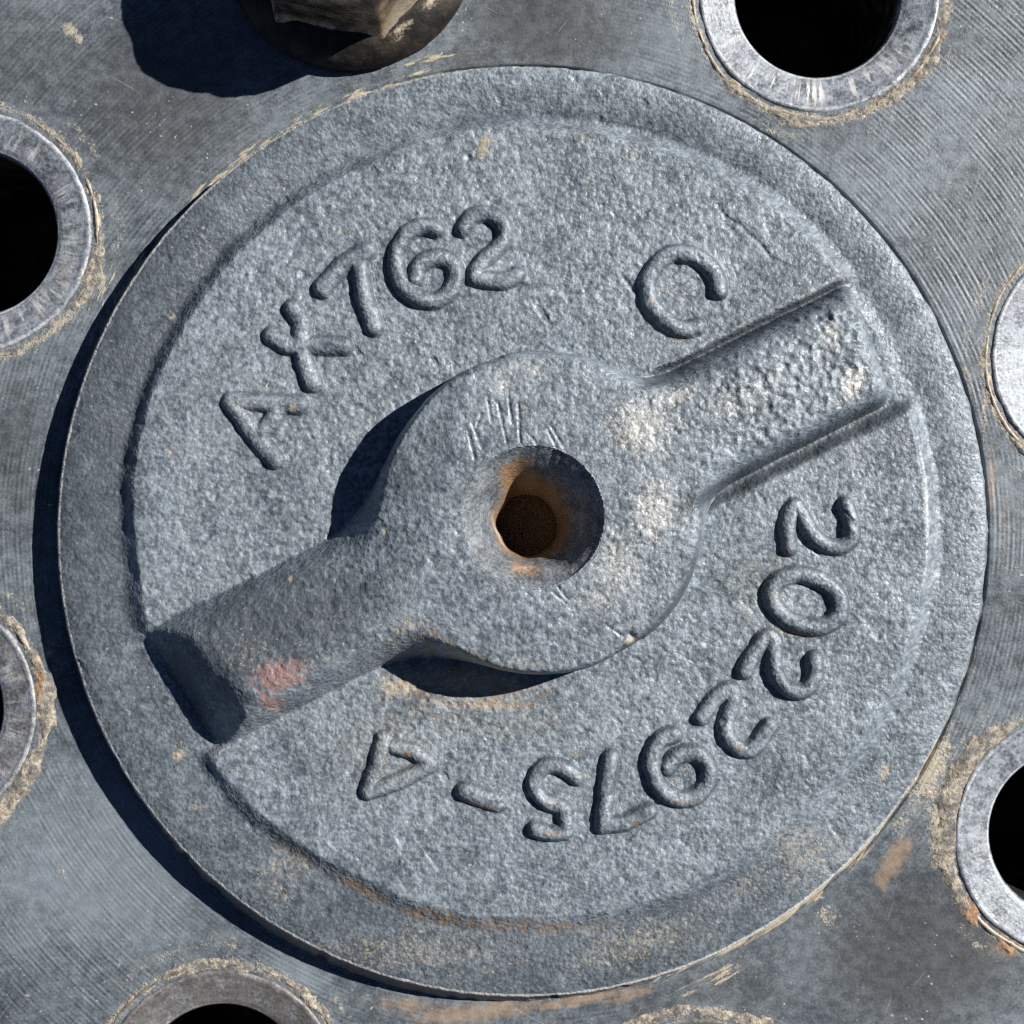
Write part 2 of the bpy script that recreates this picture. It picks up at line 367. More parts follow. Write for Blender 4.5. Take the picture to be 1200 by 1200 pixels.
def build_hole(hub, k, hx, hy):
    # burnished countersunk seat
    prof = [(154, -3.0), (151, -1.0), (149, 1.0), (147, 0.4), (145, -3.2), (143.2, -3.6), (142, -1.2), (140, 1.6), (137, 2.0), (134, 0.4)]
    prof += [(r, 0.4 - (134 - r) * 0.24) for r in np.arange(131, 103, -3.0)] + [(102, -7.9), (100, -8.6), (98.6, -10.0), (RH, -13), (RH - .4, -20)]
    prof = prof[::-1]
    R, T, Z, x, y = revolve(prof, 320, hx, hy)
    lump = (fbm(x, y, 14, 3, 60 + k) - 0.5)
    edge = sstep(132, 146, R)
    Z = Z + lump * (0.7 + 4.2 * edge) + (rnoise(x, y, 40, 70 + k) - .5) * 2.0 * edge
    R2 = R + (rnoise(x, y, 25, 80 + k) - .5) * 3.0 * edge
    x = hx + R2 * np.cos(T); y = hy - R2 * np.sin(T)
    deg = np.degrees(T)
    scuff = np.clip(np.exp(-((R - 118) / 14) ** 2) * (np.exp(-((((deg - 270 + 180) % 360) - 180) / 62) ** 2) if k == 1 else 0.55 * np.ones(R.shape)), 0, 1)
    bright = np.clip(np.exp(-((R - 138.5) / 2.4) ** 2) * (0.25 + 1.0 * fbm(x, y, 40, 3, 33)) + np.exp(-((R - 100) / 1.8) ** 2) * 0.75, 0, 1)
    dirt = edge * sstep(140, 144, R) * 0.95 + 0.33 * blobs(x, y, [(74, 320, 8, 16, 0, 2.0), (60, 300, 9, 6, 0, 1.5), (10, 765, 10, 8, 0, 2.0), (12, 790, 16, 10, 0, 1.6), (230, 1160, 10, 16, 0, 1.3), (330, 1165, 14, 20, 30, 1.6), (954, 120, 5, 8, 0, 2.0)])
    V = np.stack([x - VX, VY - y, Z], -1).reshape(-1, 3)
    o = mesh_obj('bolt_hole', V, grid_faces(len(prof), 320, True)[:, ::1], SEAT, hub,
                 attrs=dict(rad=R, arc=T * 120, scuff=scuff * (1.0, 1.0, .3, .35, .6, .35, 1.0)[k], bright=bright, dirt=dirt,
                            stain=(.25, .2, .12, .2, .7, .72, .5)[k] * np.ones(R.shape)))
    # bore
    bp = [(0.5, -330), (40, -330), (RH - 3, -328), (RH - 1.2, -320)] + [(RH - 1.2, z) for z in (-260, -200, -150, -110, -80, -60, -45, -36)] + [(RH - 1.0, -28), (RH - .5, -17)]
    R, T, Z, x, y = revolve(bp, 128, hx, hy)
    ofs = (fbm(T * 60, Z, 24, 3, 90 + k) - .5) * 3 * (Z > -300) * sstep(-18, -40, Z)
    x = hx + (R + ofs) * np.cos(T); y = hy - (R + ofs) * np.sin(T)
    V = np.stack([x - VX, VY - y, Z], -1).reshape(-1, 3)
    mesh_obj('bore', V, grid_faces(len(bp), 128, True), BORE, o)
    # crumbly mud round the seat
    rr = np.arange(140, 186, 1.6); n = 560
    R, T = np.meshgrid(rr, np.linspace(0, 2 * pi, n, endpoint=False), indexing='ij')
    x = hx + R * np.cos(T); y = hy - R * np.sin(T)
    toc = np.arctan2(-(CY - hy), CX - hx)
    heavy = {0: [(20, .50, 22), (-25, .62, 40), (60, .42, 30)], 1: [(250, .62, 60), (300, .6, 50), (330, .6, 40)], 2: [(190, .35, 40), (225, .6, 22)],
             3: [(150, 1.05, 34), (185, .95, 26), (215, .7, 22), (240, .55, 20)], 4: [(110, .75, 40), (60, .8, 25)], 5: [(60, .6, 40), (110, .55, 50), (130, .5, 40)], 6: [(8, .95, 26), (-30, .95, 26), (-50, .9, 18), (40, .6, 14)]}[k]
    dg = np.degrees(T); hv = np.full(R.shape, 0.28)
    for c, st, wd in heavy: hv = np.maximum(hv, st * np.exp(-((((dg - c + 180) % 360) - 180) / wd) ** 2))
    width = 5 + 18 * np.clip(hv - .35, 0, 1)
    shape = hv * np.exp(-((R - 147 - width * .35) / width) ** 2)
    nz = 0.5 * fbm(x, y, 18, 4, 120 + k) + 0.5 * fbm(T * 150 * .3 + 40, R * 1.0, 9, 4, 150 + k)
    h = (shape * 1.15 + (nz - 0.5) * 1.9 - 0.46) * 5.0
    hz = pl_z(x, y) + np.where(h > 0, 3.0 * (1 - np.exp(-np.maximum(h, 0) / 2.2)) * (0.55 + .9 * fbm(x, y, 7, 2, 170 + k)), h)
    vis = h > -0.6
    fm = vis[:-1] | vis[1:]; fm = fm | np.roll(fm, -1, 1)
    V = np.stack([x - VX, VY - y, hz], -1).reshape(-1, 3)
    rust = blobs(x, y, [(1185, 1110, 40, 30, 0, 1.0), (1140, 1075, 20, 30, 0, .9), (45, 800, 10, 34, 0, .8)])
    V, F, at = compact(V, grid_faces(len(rr), n, True, fm), dict(rust=rust))
    c = mesh_obj('dirt_crust', V, F, CRUST, o, attrs=at)
    c['kind'] = 'stuff'

# ------------------------------------------------------------------ cast cap
KC = 0.975                                                    # cap drawing -> hub-face scale
CAP_O = ((CX - VX) * KC, (VY - CY) * KC, 0.0)
def cap_world(px, py, z):                                     # the drawing is to scale at the cap's surface height
    r = np.hypot(px - CX, py - CY); f = np.minimum(1, 543.0 / np.maximum(r, 1))
    qx = CX + (px - CX) * f; qy = CY + (py - CY) * f
    zn = z_plane(qx, qy) + 13 * sstep(490, 440, r) - 14 * sstep(470, 540, r)
    k = 1 - zn / D
    return np.stack([(px - VX) * k, (VY - py) * k, z], -1).reshape(-1, 3)

RC = 544.0
BX, BY = 635.0, 601.0
EX, EY = 0.893, -0.449                                        # bar direction in image px (y down)
HX, HY, HR = 624.0, 605.0, 82.0                               # bolt hole in the boss

SCR = [[(555, 500), (566, 528)], [(584, 478), (594, 521)], [(607, 478), (609, 522)], [(618, 512), (628, 524)], [(645, 505), (660, 531)], [(640, 507), (650, 528)], [(572, 470), (577, 500)],
       [(596, 470), (600, 500)], [(646, 690), (660, 702)], [(651, 683), (662, 698)], [(706, 727), (726, 741)], [(552, 515), (558, 540)], [(565, 490), (560, 505)]]

def frame(px, py):
    dx = px - BX; dy = py - BY
    u = dx * EX + dy * EY
    v = dx * EY - dy * EX                                     # positive towards the image's upper left
    return u, v

def ang(px, py): return np.degrees(np.arctan2(-(py - CY), px - CX))
def adiff(a, c): return ((a - c + 180) % 360) - 180

def z_plane(px, py):                                          # the cap sits slightly cocked
    return 33 + 11.5 * ((px - CX) * -0.90 + (py - CY) * 0.43) / 545

def grain(px, py):
    g = 0.55 * rnoise(px, py, 5.2, 1) + 0.45 * rnoise(px, py, 8.5, 2)
    return g

def z_cap(px, py):
    r = np.hypot(px - CX, py - CY); th = ang(px, py)
    rp = np.hypot(px - 620, py - 613.5) + (fbm(px, py, 44, 3, 4) - .5) * 6 + (rnoise(px, py, 90, 5) - .5) * 6
    top = np.exp(-(adiff(th, 85) / 50) ** 2)
    step = 8 - 1.0 * top
    plat = np.clip((485 - rp) / 22, 0, 1); plat = plat * plat * (2.2 - 1.2 * plat)
    t = np.clip((r - 476) / (RC - 476), 0, 1)
    dep = 4 + 20 * np.exp(-(adiff(th, 92) / 62) ** 2) + 4 * np.exp(-(adiff(th, 0) / 50) ** 2)
    rim = -7 * t * (1 - top) - dep * (1 - t) ** 1.7 - 4 * t ** 6
    # the upper right edge of the plateau is softer
    z = z_plane(px, py) + rim * (1 - plat) + plat * step
    u, v = frame(px, py)
    wv = (rnoise(px, py, 26, 8) - .5) * 5
    v1 = v + wv
    up = sstep(80, 88, v1 - 4 + 0.02 * (u - 180)); dn = sstep(72, 90, -v1)
    notch = np.maximum(up, dn)
    notch = 1 - (1 - notch) * sstep(95, 130, u)
    z = z - plat * (step + 6) * (1 - notch)
    z = z - plat * (step + 2) * sstep(-412, -436, u) * sstep(86, 74, np.abs(v - 4))
    fin = (np.exp(-((v1 - 92) / 3.5) ** 2)) * sstep(110, 150, u) * plat * 1.8
    z = z + fin
    z = z + (fbm(px, py, 75, 2, 21) - .5) * 4.0 * (0.4 + 0.6 * plat)
    # cracked skin line on the upper right
    ck = seg_dist(px, py, [(842, 240), (850, 252), (868, 262), (880, 275), (893, 286), (905, 303)])
    z = z - 1.3 * np.exp(-(ck / 2.0) ** 2) + 0.9 * np.exp(-(seg_dist(px, py, [(848, 238), (872, 254), (888, 270), (912, 298)]) / 6) ** 2)
    pits = rnoise(px, py, 17, 33)
    z = z - 1.5 * sstep(0.86, 0.97, pits)
    return z + (grain(px, py) - .5) * (1.8 * (0.28 + .72 * plat) * (0.55 + .9 * fbm(px, py, 130, 2, 44)))

def prof(d, wd): 
    t = np.clip(d / wd, 0, 1); return 1 - (1 - t) ** 3

def z_boss(px, py):
    u, v = frame(px, py)
    wob = (fbm(px, py, 70, 2, 51) - .5) * 6
    d0 = 189 + wob * .8 - np.hypot(px - BX, py - BY)
    zp = z_plane(px, py)
    # boss and the two arms of the bar blend into one outline; d = distance inside it
    a = 83 - np.abs(v - 4 + wob * .5); ramp = (u + 470 + .12 * v + wob * .5) * 0.92
    dl = np.where(u < 40, -smax(-a, -(u + 500), 22), -60)
    a = 74 - np.abs(v - 6 + wob * .5); b = 434 - u + 0.12 * v
    dr = np.where(u > -40, -smax(-a, -b, 18), -60)
    d = smax(smax(d0, dl, 84), dr, 34)
    fac = np.clip((-(px - BX) * 0.97 - (py - BY) * 0.25) - 118 + wob, 0, 90) * 0.17 * sstep(-60, 40, v)
    arm = sstep(120, 220, np.abs(u))
    H = np.interp(u, [-480, -220, -110, 60, 190, 300, 400, 438], [66, 73, 79, 80, 79, 76, 71, 64]) - fac - arm * (v / 75) ** 2 * 7
    wd = np.where(u < 0, 15 + 36 * arm, 18 + 14 * arm)
    h = np.where(d > 0, H * prof(d, wd), d * 6)
    h = np.where(u < -330, -smax(-h, -ramp, 12), h)
    scr = np.zeros(px.shape)
    for s in SCR: scr = np.maximum(scr, np.exp(-(seg_dist(px, py, s) / 1.5) ** 2))
    h = h - scr * 1.6
    h = h - 5 * np.exp(-(seg_dist(px, py, [(733, 738), (741, 746)]) / 4) ** 2)
    h = h + (fbm(px, py, 40, 2, 23) - .5) * 3.0
    # dirt lump on the boss shoulder
    h = h + 4.0 * blobs(px, py, [(500, 468, 16, 9, 30, 1)]) * (0.6 + .8 * rnoise(px, py, 6, 9))
    ga = (2.0 + 2.6 * sstep(150, 260, u)) * (0.55 + .9 * fbm(px, py, 110, 2, 45))
    return zp + h + (grain(px, py) - .5) * ga

def cap_masks(px, py, boss=False):
    r = np.hypot(px - CX, py - CY); th = ang(px, py)
    rp = np.hypot(px - 620, py - 613.5)
    rimm = sstep(466, 480, rp)
    u, v = frame(px, py)
    grime_shade = rimm * (0.76 * np.exp(-(adiff(th, 160) / 58) ** 2) + 0.50 * np.exp(-(adiff(th, 258) / 45) ** 2) + 0.35 * np.exp(-(adiff(th, 300) / 20) ** 2))
    grime_shade = np.maximum(grime_shade, sstep(100, 150, u) * (0.95 * np.exp(-((v + 78) / 10) ** 2) + .8 * np.exp(-((v - 84) / 5) ** 2)) * sstep(480, 465, rp))  # valley grime beside the right arm; upper wall's shade darkened in too
    grime_shade = np.maximum(grime_shade, 0.5 * np.exp(-((rp - 482) / 7) ** 2) * np.exp(-(adiff(th, 85) / 75) ** 2))
    dirt = blobs(px, py, [(568, 170, 9, 16, -25, .95), (680, 160, 12, 9, 0, .55), (690, 205, 7, 8, 0, .5), (728, 262, 5, 5, 0, .5), (770, 262, 4, 8, 0, .5), (208, 885, 9, 9, 0, .8), (230, 945, 12, 6, 0, .7), (197, 532, 4, 5, 0, .8),
                          (188, 422, 4, 4, 0, .8), (315, 1010, 14, 10, 0, .5), (200, 370, 6, 5, 0, .6), (960, 1010, 24, 12, 50, .42), (1036, 905, 7, 16, -15, .8), (1000, 935, 40, 20, 45, .35), (870, 1040, 60, 20, 30, .40),
                          (345, 1010, 40, 14, -38, .5), (560, 826, 120, 18, 0, .55), (550, 800, 90, 18, -4, .95), (470, 805, 34, 18, 20, .8), (470, 810, 40, 14, 20, .5), (620, 1060, 90, 14, 0, .3), (780, 1050, 30, 8, 20, .4), (440, 890, 110, 80, 0, .42), (600, 850, 200, 60, 0, .38), (890, 690, 80, 140, 0, .36), (250, 500, 120, 160, 0, .26), (470, 1115, 200, 40, 0, .46), (750, 1105, 140, 36, 15, .48), (940, 1000, 70, 60, 0, .48), (330, 1020, 60, 70, 0, .44), (640, 200, 160, 40, 0, .24), (345, 478, 7, 6, 0, .85), (763, 352, 5, 4, 0, .9),  # dust below the boss, made stronger to warm its shadow like bounced light
                          (620, 930, 12, 10, 0, .6), (675, 886, 8, 8, 0, .6), (730, 1120, 40, 14, 10, .35), (620, 1125, 50, 10, 0, .35), (500, 1085, 60, 8, -5, .4), (690, 910, 9, 6, 0, .5), (890, 720, 9, 7, 0, .5), (880, 660, 14, 30, 0, .33)])
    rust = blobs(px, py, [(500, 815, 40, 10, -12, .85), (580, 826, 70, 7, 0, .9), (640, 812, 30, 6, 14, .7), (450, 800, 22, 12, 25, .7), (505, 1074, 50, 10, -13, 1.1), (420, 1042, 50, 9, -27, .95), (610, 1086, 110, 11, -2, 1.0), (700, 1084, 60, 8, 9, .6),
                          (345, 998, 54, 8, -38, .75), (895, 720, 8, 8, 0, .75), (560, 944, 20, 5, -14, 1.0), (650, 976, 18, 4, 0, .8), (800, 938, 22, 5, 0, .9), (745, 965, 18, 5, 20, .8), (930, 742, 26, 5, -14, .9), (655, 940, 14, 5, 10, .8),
                          (808, 895, 5, 8, 0, .9), (478, 884, 9, 7, 0, .9), (920, 640, 5, 12, 0, .7), (863, 876, 14, 6, 0, .7), (545, 800, 90, 24, -4, 1.0), (490, 840, 130, 36, 5, .45), (920, 700, 60, 90, 0, .28), (250, 880, 14, 8, 0, .6), (445, 926, 8, 5, 0, .6)])  # rust under the boss, strengthened to stand for warm bounce in its shadow
    wear = 1.3 * np.exp(-((r - (RC - 1.8)) / 3.0) ** 2) * np.clip(0.25 + 0.9 * np.exp(-(adiff(th, 195) / 75) ** 2) + .7 * np.exp(-(adiff(th, 285) / 40) ** 2), 0, 1)
    wear = np.maximum(wear, 0.80 * np.exp(-((rp - 466) / 3) ** 2) * (np.exp(-(adiff(th, 5) / 13) ** 2) + .75 * np.exp(-(adiff(th, 38) / 10) ** 2) + .5 * np.exp(-(adiff(th, 318) / 22) ** 2)))
    wear = np.maximum(wear, np.where(v > 0, .66, .20) * (0.4 + .9 * rnoise(px, py, 30, 77)) * np.exp(-((np.where(v > 0, v - 90, -v - 95) + (rnoise(px, py, 26, 8) - .5) * 5 * np.sign(v)) / 2.2) ** 2) * sstep(150, 190, u) * sstep(470, 460, rp))
    wear = np.maximum(wear, blobs(px, py, [(745, 500, 60, 45, 0, .22)]) if not boss else 0)
    pink = np.zeros(px.shape)
    if boss:
        wear = blobs(px, py, [(590, 460, 34, 22, 0, .55), (745, 505, 55, 50, 0, .70), (780, 470, 60, 24, 27, .62), (720, 660, 50, 60, 20, .62), (760, 600, 40, 60, 0, .70), (690, 700, 50, 30, 0, .55), (610, 440, 60, 16, 0, .55), (985, 455, 18, 32, -25, .85), (960, 400, 30, 30, 0, .58),  # pale worn patches; the one on the bar's right end paints its sunlit highlight
                              (860, 470, 90, 34, 27, .55), (880, 530, 40, 12, 27, .35), (800, 600, 14, 50, 20, .45), (640, 775, 60, 8, -10, .38)])
        sd = np.full(px.shape, 0.0)
        for s in SCR: sd = np.maximum(sd, np.exp(-(seg_dist(px + 1.5, py - 1, s) / 1.5) ** 2) * .62)
        wear = np.maximum(wear, sd)
        pink = blobs(px, py, [(338, 786, 36, 20, 10, 1.0), (326, 815, 18, 14, 0, .8)])
        dirt = np.maximum(dirt * .6, blobs(px, py, [(500, 466, 16, 8, 30, .95), (345, 676, 5, 5, 0, .9), (480, 730, 24, 16, 20, .60), (462, 745, 8, 14, -20, .6), (326, 826, 9, 8, 0, .9), (330, 838, 5, 5, 0, .9), (275, 838, 34, 36, 20, .55), (300, 760, 60, 40, 27, .36), (400, 720, 70, 40, 27, .32), (700, 700, 60, 50, 0, .34), (735, 520, 60, 50, 0, .36), (515, 520, 20, 40, 0, .28),
                              (735, 744, 12, 6, 30, .8), (455, 622, 4, 6, 0, .9), (620, 770, 90, 8, 0, .4), (560, 760, 70, 10, 10, .36)]))
        rb = np.hypot(px - BX, py - BY); tb = np.degrees(np.arctan2(-(py - BY), px - BX))
        rust = np.maximum(rust * .5, 0.95 * sstep(166, 184, rb) * np.exp(-(adiff(tb, 248) / 30) ** 2))  # rusty lower boss wall, browned further in place of warm bounce light
        dirt = np.maximum(dirt, 0.8 * sstep(170, 184, rb) * np.exp(-(adiff(tb, 250) / 26) ** 2))  # dust on the same wall, raised to warm its shaded side
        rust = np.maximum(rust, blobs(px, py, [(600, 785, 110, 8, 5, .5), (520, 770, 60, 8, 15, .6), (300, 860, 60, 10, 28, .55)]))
        grime_shade = blobs(px, py, [(320, 735, 190, 80, 27, .82), (250, 760, 40, 70, 0, .6), (480, 555, 30, 60, 10, .55), (950, 400, 60, 22, 27, .4), (700, 760, 100, 14, -30, .4), (900, 382, 100, 12, 27, .8), (215, 815, 34, 75, 15, 1.0), (270, 720, 60, 26, 27, .9), (300, 735, 26, 40, 0, .8), (930, 552, 110, 9, 27, .8), (290, 690, 40, 16, 27, .7)])  # grime on the bar; left end and upper flanks darkened to stand for shade
        grime_shade = np.maximum(grime_shade, 0.85 * np.exp(-((rb - 180) / 9) ** 2) * np.exp(-(adiff(tb, -38) / 42) ** 2))
        grime_shade = np.maximum(grime_shade, sstep(110, 160, u) * (0.9 * np.exp(-((v + 66) / 11) ** 2) + .6 * np.exp(-((v - 76) / 10) ** 2)))  # grime on the arm's lower side; upper flank darkened as shade
    return dict(grain=grain(px, py), grime_shade=grime_shade, dirt=dirt, rust=rust, wear=wear, pink=pink)

def build_plate_part(cap):
    nth = 1750
    th = np.linspace(0, 2 * pi, nth, endpoint=False)
    rr = np.concatenate([np.arange(140, 539.5, 1.45), [540.0, 541.5]])
    R, T = np.meshgrid(rr, th, indexing='ij')
    px = CX + R * np.cos(T); py = CY - R * np.sin(T)
    Z = z_cap(px, py)
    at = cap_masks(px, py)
    # rounded edge and drafted side wall
    deg = np.degrees(th)
    draft = 3 + 22 * np.exp(-(adiff(deg, 245) / 42) ** 2)
    ztop = Z[-1] - 0; ex, ey = [], []
    rows = [(542.6, 0.7, 0), (543.5, 2.0, 0), (544.0, 4.5, 0)]
    PX, PY, ZZ = [px], [py], [Z]
    jit = (rnoise(px[-1], py[-1], 9, 61) - .5) * 2.2 - 3.5 * sstep(.74, .9, rnoise(px[-1], py[-1], 15, 62))
    for r_, dz, _ in rows:
        rj = r_ + jit * (dz / 4.5)
        PX.append((CX + rj * np.cos(th))[None]); PY.append((CY - rj * np.sin(th))[None]); ZZ.append((ztop - dz)[None])
    zb = ztop - 4.5
    for f in (0.2, 0.4, 0.6, 0.8, 1.0):
        rj = 544.0 + jit + draft * f ** 1.3 + (rnoise(th * 540, f * 40 + 0 * th, 12, 66) - .5) * 2
        PX.append((CX + rj * np.cos(th))[None]); PY.append((CY - rj * np.sin(th))[None]); ZZ.append((zb * (1 - f) - 7 * f)[None])
    px = np.concatenate(PX); py = np.concatenate(PY); Z = np.concatenate(ZZ)
    ne = len(rows) + 5
    tail = cap_masks(px[-ne:], py[-ne:])
    wallm = np.array([0] * 3 + [1] * 5)[:, None] * np.ones(nth)
    tail['rust'] = np.maximum(tail['rust'], wallm * (0.25 + .75 * np.exp(-(adiff(deg, 240) / 40) ** 2))[None])
    tail['grime_shade'] = np.maximum(tail['grime_shade'], wallm * .5)
    tail['wear'] = tail['wear'] * (1 - wallm)
    at = {k: np.concatenate([at[k], tail[k]]) for k in at}
    u, v = frame(px, py)
    V = cap_world(px, py, Z)
    return mesh_obj('disc', V, grid_faces(len(rr) + ne, nth, True), CAST, cap, CAP_O, at)

def patch(name, x0, x1, y0, y1, step, zfun, keep, cap, masks, mat=CAST):
    xs = np.arange(x0, x1 + step, step); ys = np.arange(y0, y1 + step, step)[::-1]
    X, Y = np.meshgrid(xs, ys)                                  # rows run upward in world (image y descending)
    Z, K = zfun(X, Y)
    k = K[:-1, :-1] | K[1:, :-1] | K[:-1, 1:] | K[1:, 1:]
    if keep is not None:
        kk = keep(X, Y); k = k & (kk[:-1, :-1] & kk[1:, :-1] & kk[:-1, 1:] & kk[1:, 1:])
    nr, nc = X.shape
    F = grid_faces(nr, nc, False, k)[:, ::-1]
    at = masks(X, Y)
    V, F, at = compact(cap_world(X, Y, Z), F, at)
    return mesh_obj(name, V, F, mat, cap, CAP_O, at)

def z_both(X, Y):
    zc = z_cap(X, Y); zb = z_boss(X, Y)
    z = smax(zb, zc, 5.0)
    on = zb > zc - 5.5
    return np.where(zb > zc - 4.6, z, zc - 0.6), on

def build_boss(cap):
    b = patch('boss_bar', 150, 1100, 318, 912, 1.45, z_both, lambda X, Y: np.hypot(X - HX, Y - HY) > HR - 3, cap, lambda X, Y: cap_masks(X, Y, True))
    # countersunk, rusty bolt hole; its axis leans a little
    n = 220
    pr = [(HR + 3, None), (HR, None), (HR - 3, -1.6), (78, -3.2), (74, -6), (69, -11), (64, -17), (59, -24), (55, -31), (50, -41), (46, -52), (43, -63), (40, -76), (38, -90), (37, -105), (36.4, -115), (37.5, -120), (37, -130), (36, -140), (34, -148), (20, -150), (0.5, -151)]
    th = np.linspace(0, 2 * pi, n, endpoint=False)
    zt, _ = z_both(HX + HR * np.cos(th), HY - HR * np.sin(th)); zm = zt.mean()
    PX, PY, ZZ = [], [], []
    for i, (r_, dz) in enumerate(pr):
        dep = 0 if dz is None else -dz
        cx = HX - 6.0 * min(dep, 110) / 110; cy = HY + 11.0 * min(dep, 110) / 110
        rj = r_ + (rnoise(th * r_, 0 * th + i * 3, 10, 71) - .5) * (1.6 if dep > 3 else 0) + (rnoise(60 * np.cos(th), 60 * np.sin(th) + dep * .3, 34, 73) - .5) * (9.0 if 15 < dep < 100 else 2.0 if dep > 3 else 0)
        x = cx + rj * np.cos(th); y = cy - rj * np.sin(th)
        if dz is None: z = z_both(x, y)[0] + (0.25 if i == 1 else -1.0)
        else:
            k_ = max(0, 1 - dep / 30); z = (zt * k_ + zm * (1 - k_)) + dz
        PX.append(x); PY.append(y); ZZ.append(z)
    px, py, Z = np.array(PX), np.array(PY), np.array(ZZ)
    deg = np.degrees(th)[None] * np.ones((len(pr), 1)); rr_ = np.array([p[0] for p in pr])[:, None] * np.ones(n)
    rust = 0.95 * sstep(74, 62, rr_) * np.exp(-(adiff(deg, 108) / 26) ** 2) + 0.9 * sstep(60, 42, rr_) * np.clip(np.exp(-(adiff(deg, 60) / 60) ** 2) + .8 * np.exp(-(adiff(deg, 220) / 60) ** 2), 0, 1)
    rust = np.maximum(rust, 0.75 * sstep(52, 40, rr_)); rust = np.maximum(rust, .9 * np.exp(-((rr_ - 60) / 10) ** 2) * np.exp(-(adiff(deg, 262) / 22) ** 2)); rust = np.maximum(rust, sstep(39, 37.2, rr_) * .8)
    wear = .75 * np.exp(-((rr_ - 42) / 4) ** 2) * np.exp(-(adiff(deg, 200) / 45) ** 2) + .6 * np.exp(-((rr_ - 60) / 9) ** 2) * np.exp(-(adiff(deg, 262) / 24) ** 2) + .45 * np.exp(-((rr_ - 80) / 2) ** 2) * np.exp(-(adiff(deg, 190) / 50) ** 2)
    F = grid_faces(len(pr), n, True)[:, ::-1]
    mesh_obj('bolt_hole', cap_world(px, py, Z), F, RHOLE, b, CAP_O, dict(rust=rust, wear=wear))
    return b

# ---- raised lettering: (name, label, half width, height, strokes)
C0 = [(945 + 42 * math.cos(t) * .94 - 29 * math.sin(t) * .342, 704 + 42 * math.cos(t) * .342 + 29 * math.sin(t) * .94) for t in np.linspace(0, 2 * pi, 28)]
LET = [
 ('letter', 'raised letter A at the left end of the upper lettering', 11, 9, [[(270, 472), (296, 508), (322, 538)], [(270, 470), (310, 471), (350, 474)], [(306, 508), (318, 494), (326, 478)]]),
 ('letter', 'raised letter X of the upper lettering', 11, 10, [[(343, 361), (353, 378), (352, 400), (356, 425), (366, 449)], [(319, 393), (336, 404), (353, 406), (378, 404), (402, 405)]]),
 ('letter', 'raised letter T of the upper lettering', 11, 10, [[(377, 337), (400, 311), (430, 293)], [(421, 312), (427, 350), (438, 382)]]),
 ('digit', 'raised digit 6 of the upper lettering', 10, 10, [spline([(511, 268), (492, 265), (474, 277), (464, 300), (468, 328), (485, 346), (507, 352), (527, 341), (534, 322), (526, 305), (508, 301), (492, 310), (486, 326)])]),
 ('digit', 'raised digit 2 at the right end of the upper lettering', 9.5, 10, [spline([(543, 267), (553, 254), (572, 250), (588, 260), (592, 277), (581, 292), (563, 308), (556, 322), (572, 327), (592, 328), (606, 321)])]),
 ('letter', 'raised letter C standing alone above the bar', 10, 9.5, [spline([(843, 340), (841, 327), (831, 311), (816, 300), (797, 296), (780, 301), (766, 315), (759, 333), (762, 352), (771, 366), (785, 378), (801, 385), (818, 382)])]),
 ('digit', 'raised digit 2 nearest the bar', 9.5, 11, [spline([(925, 642), (923, 618), (930, 594), (937, 598), (948, 620), (963, 635), (983, 641), (997, 632), (998, 613), (991, 592)])]),
 ('digit', 'raised digit 0 of the lower lettering', 10, 11, [C0]),
 ('digit', 'raised digit 2 directly below the 0', 9.5, 11, [spline([(873, 787), (883, 767), (897, 748), (907, 749), (908, 766), (908, 784), (917, 802), (934, 811), (949, 804), (956, 789), (955, 772)])]),
 ('digit', 'raised digit 2 beside the 9', 9.5, 10, [spline([(823, 841), (839, 819), (857, 808), (859, 824), (852, 846), (855, 866), (871, 880), (887, 874), (902, 851)])]),
 ('digit', 'raised digit 9 of the lower lettering', 10, 10.5, [spline([(790, 861), (774, 868), (764, 890), (770, 917), (787, 934), (811, 936), (828, 920), (830, 897), (815, 883), (795, 886), (783, 900)])]),
 ('digit', 'raised digit 7 of the lower lettering', 9.5, 10.5, [[(717, 888), (711, 928), (706, 968)], [(706, 968), (733, 964), (761, 951)]]),
 ('digit', 'raised digit 5 of the lower lettering', 9, 10, [spline([(676, 912), (658, 899), (638, 899), (627, 914), (632, 933), (648, 943), (661, 948), (663, 964), (661, 974)]), [(627, 972), (645, 977), (663, 975)]]),
 ('dash', 'raised dash between the 5 and the 4', 11.5, 9.5, [[(545, 928), (583, 940)]]),
 ('digit', 'raised digit 4 at the end of the lower lettering', 9.5, 8.5, [[(450, 866), (443, 893), (431, 928)], [(431, 928), (468, 916), (504, 897)], [(504, 896), (484, 880), (462, 874)]]),
]
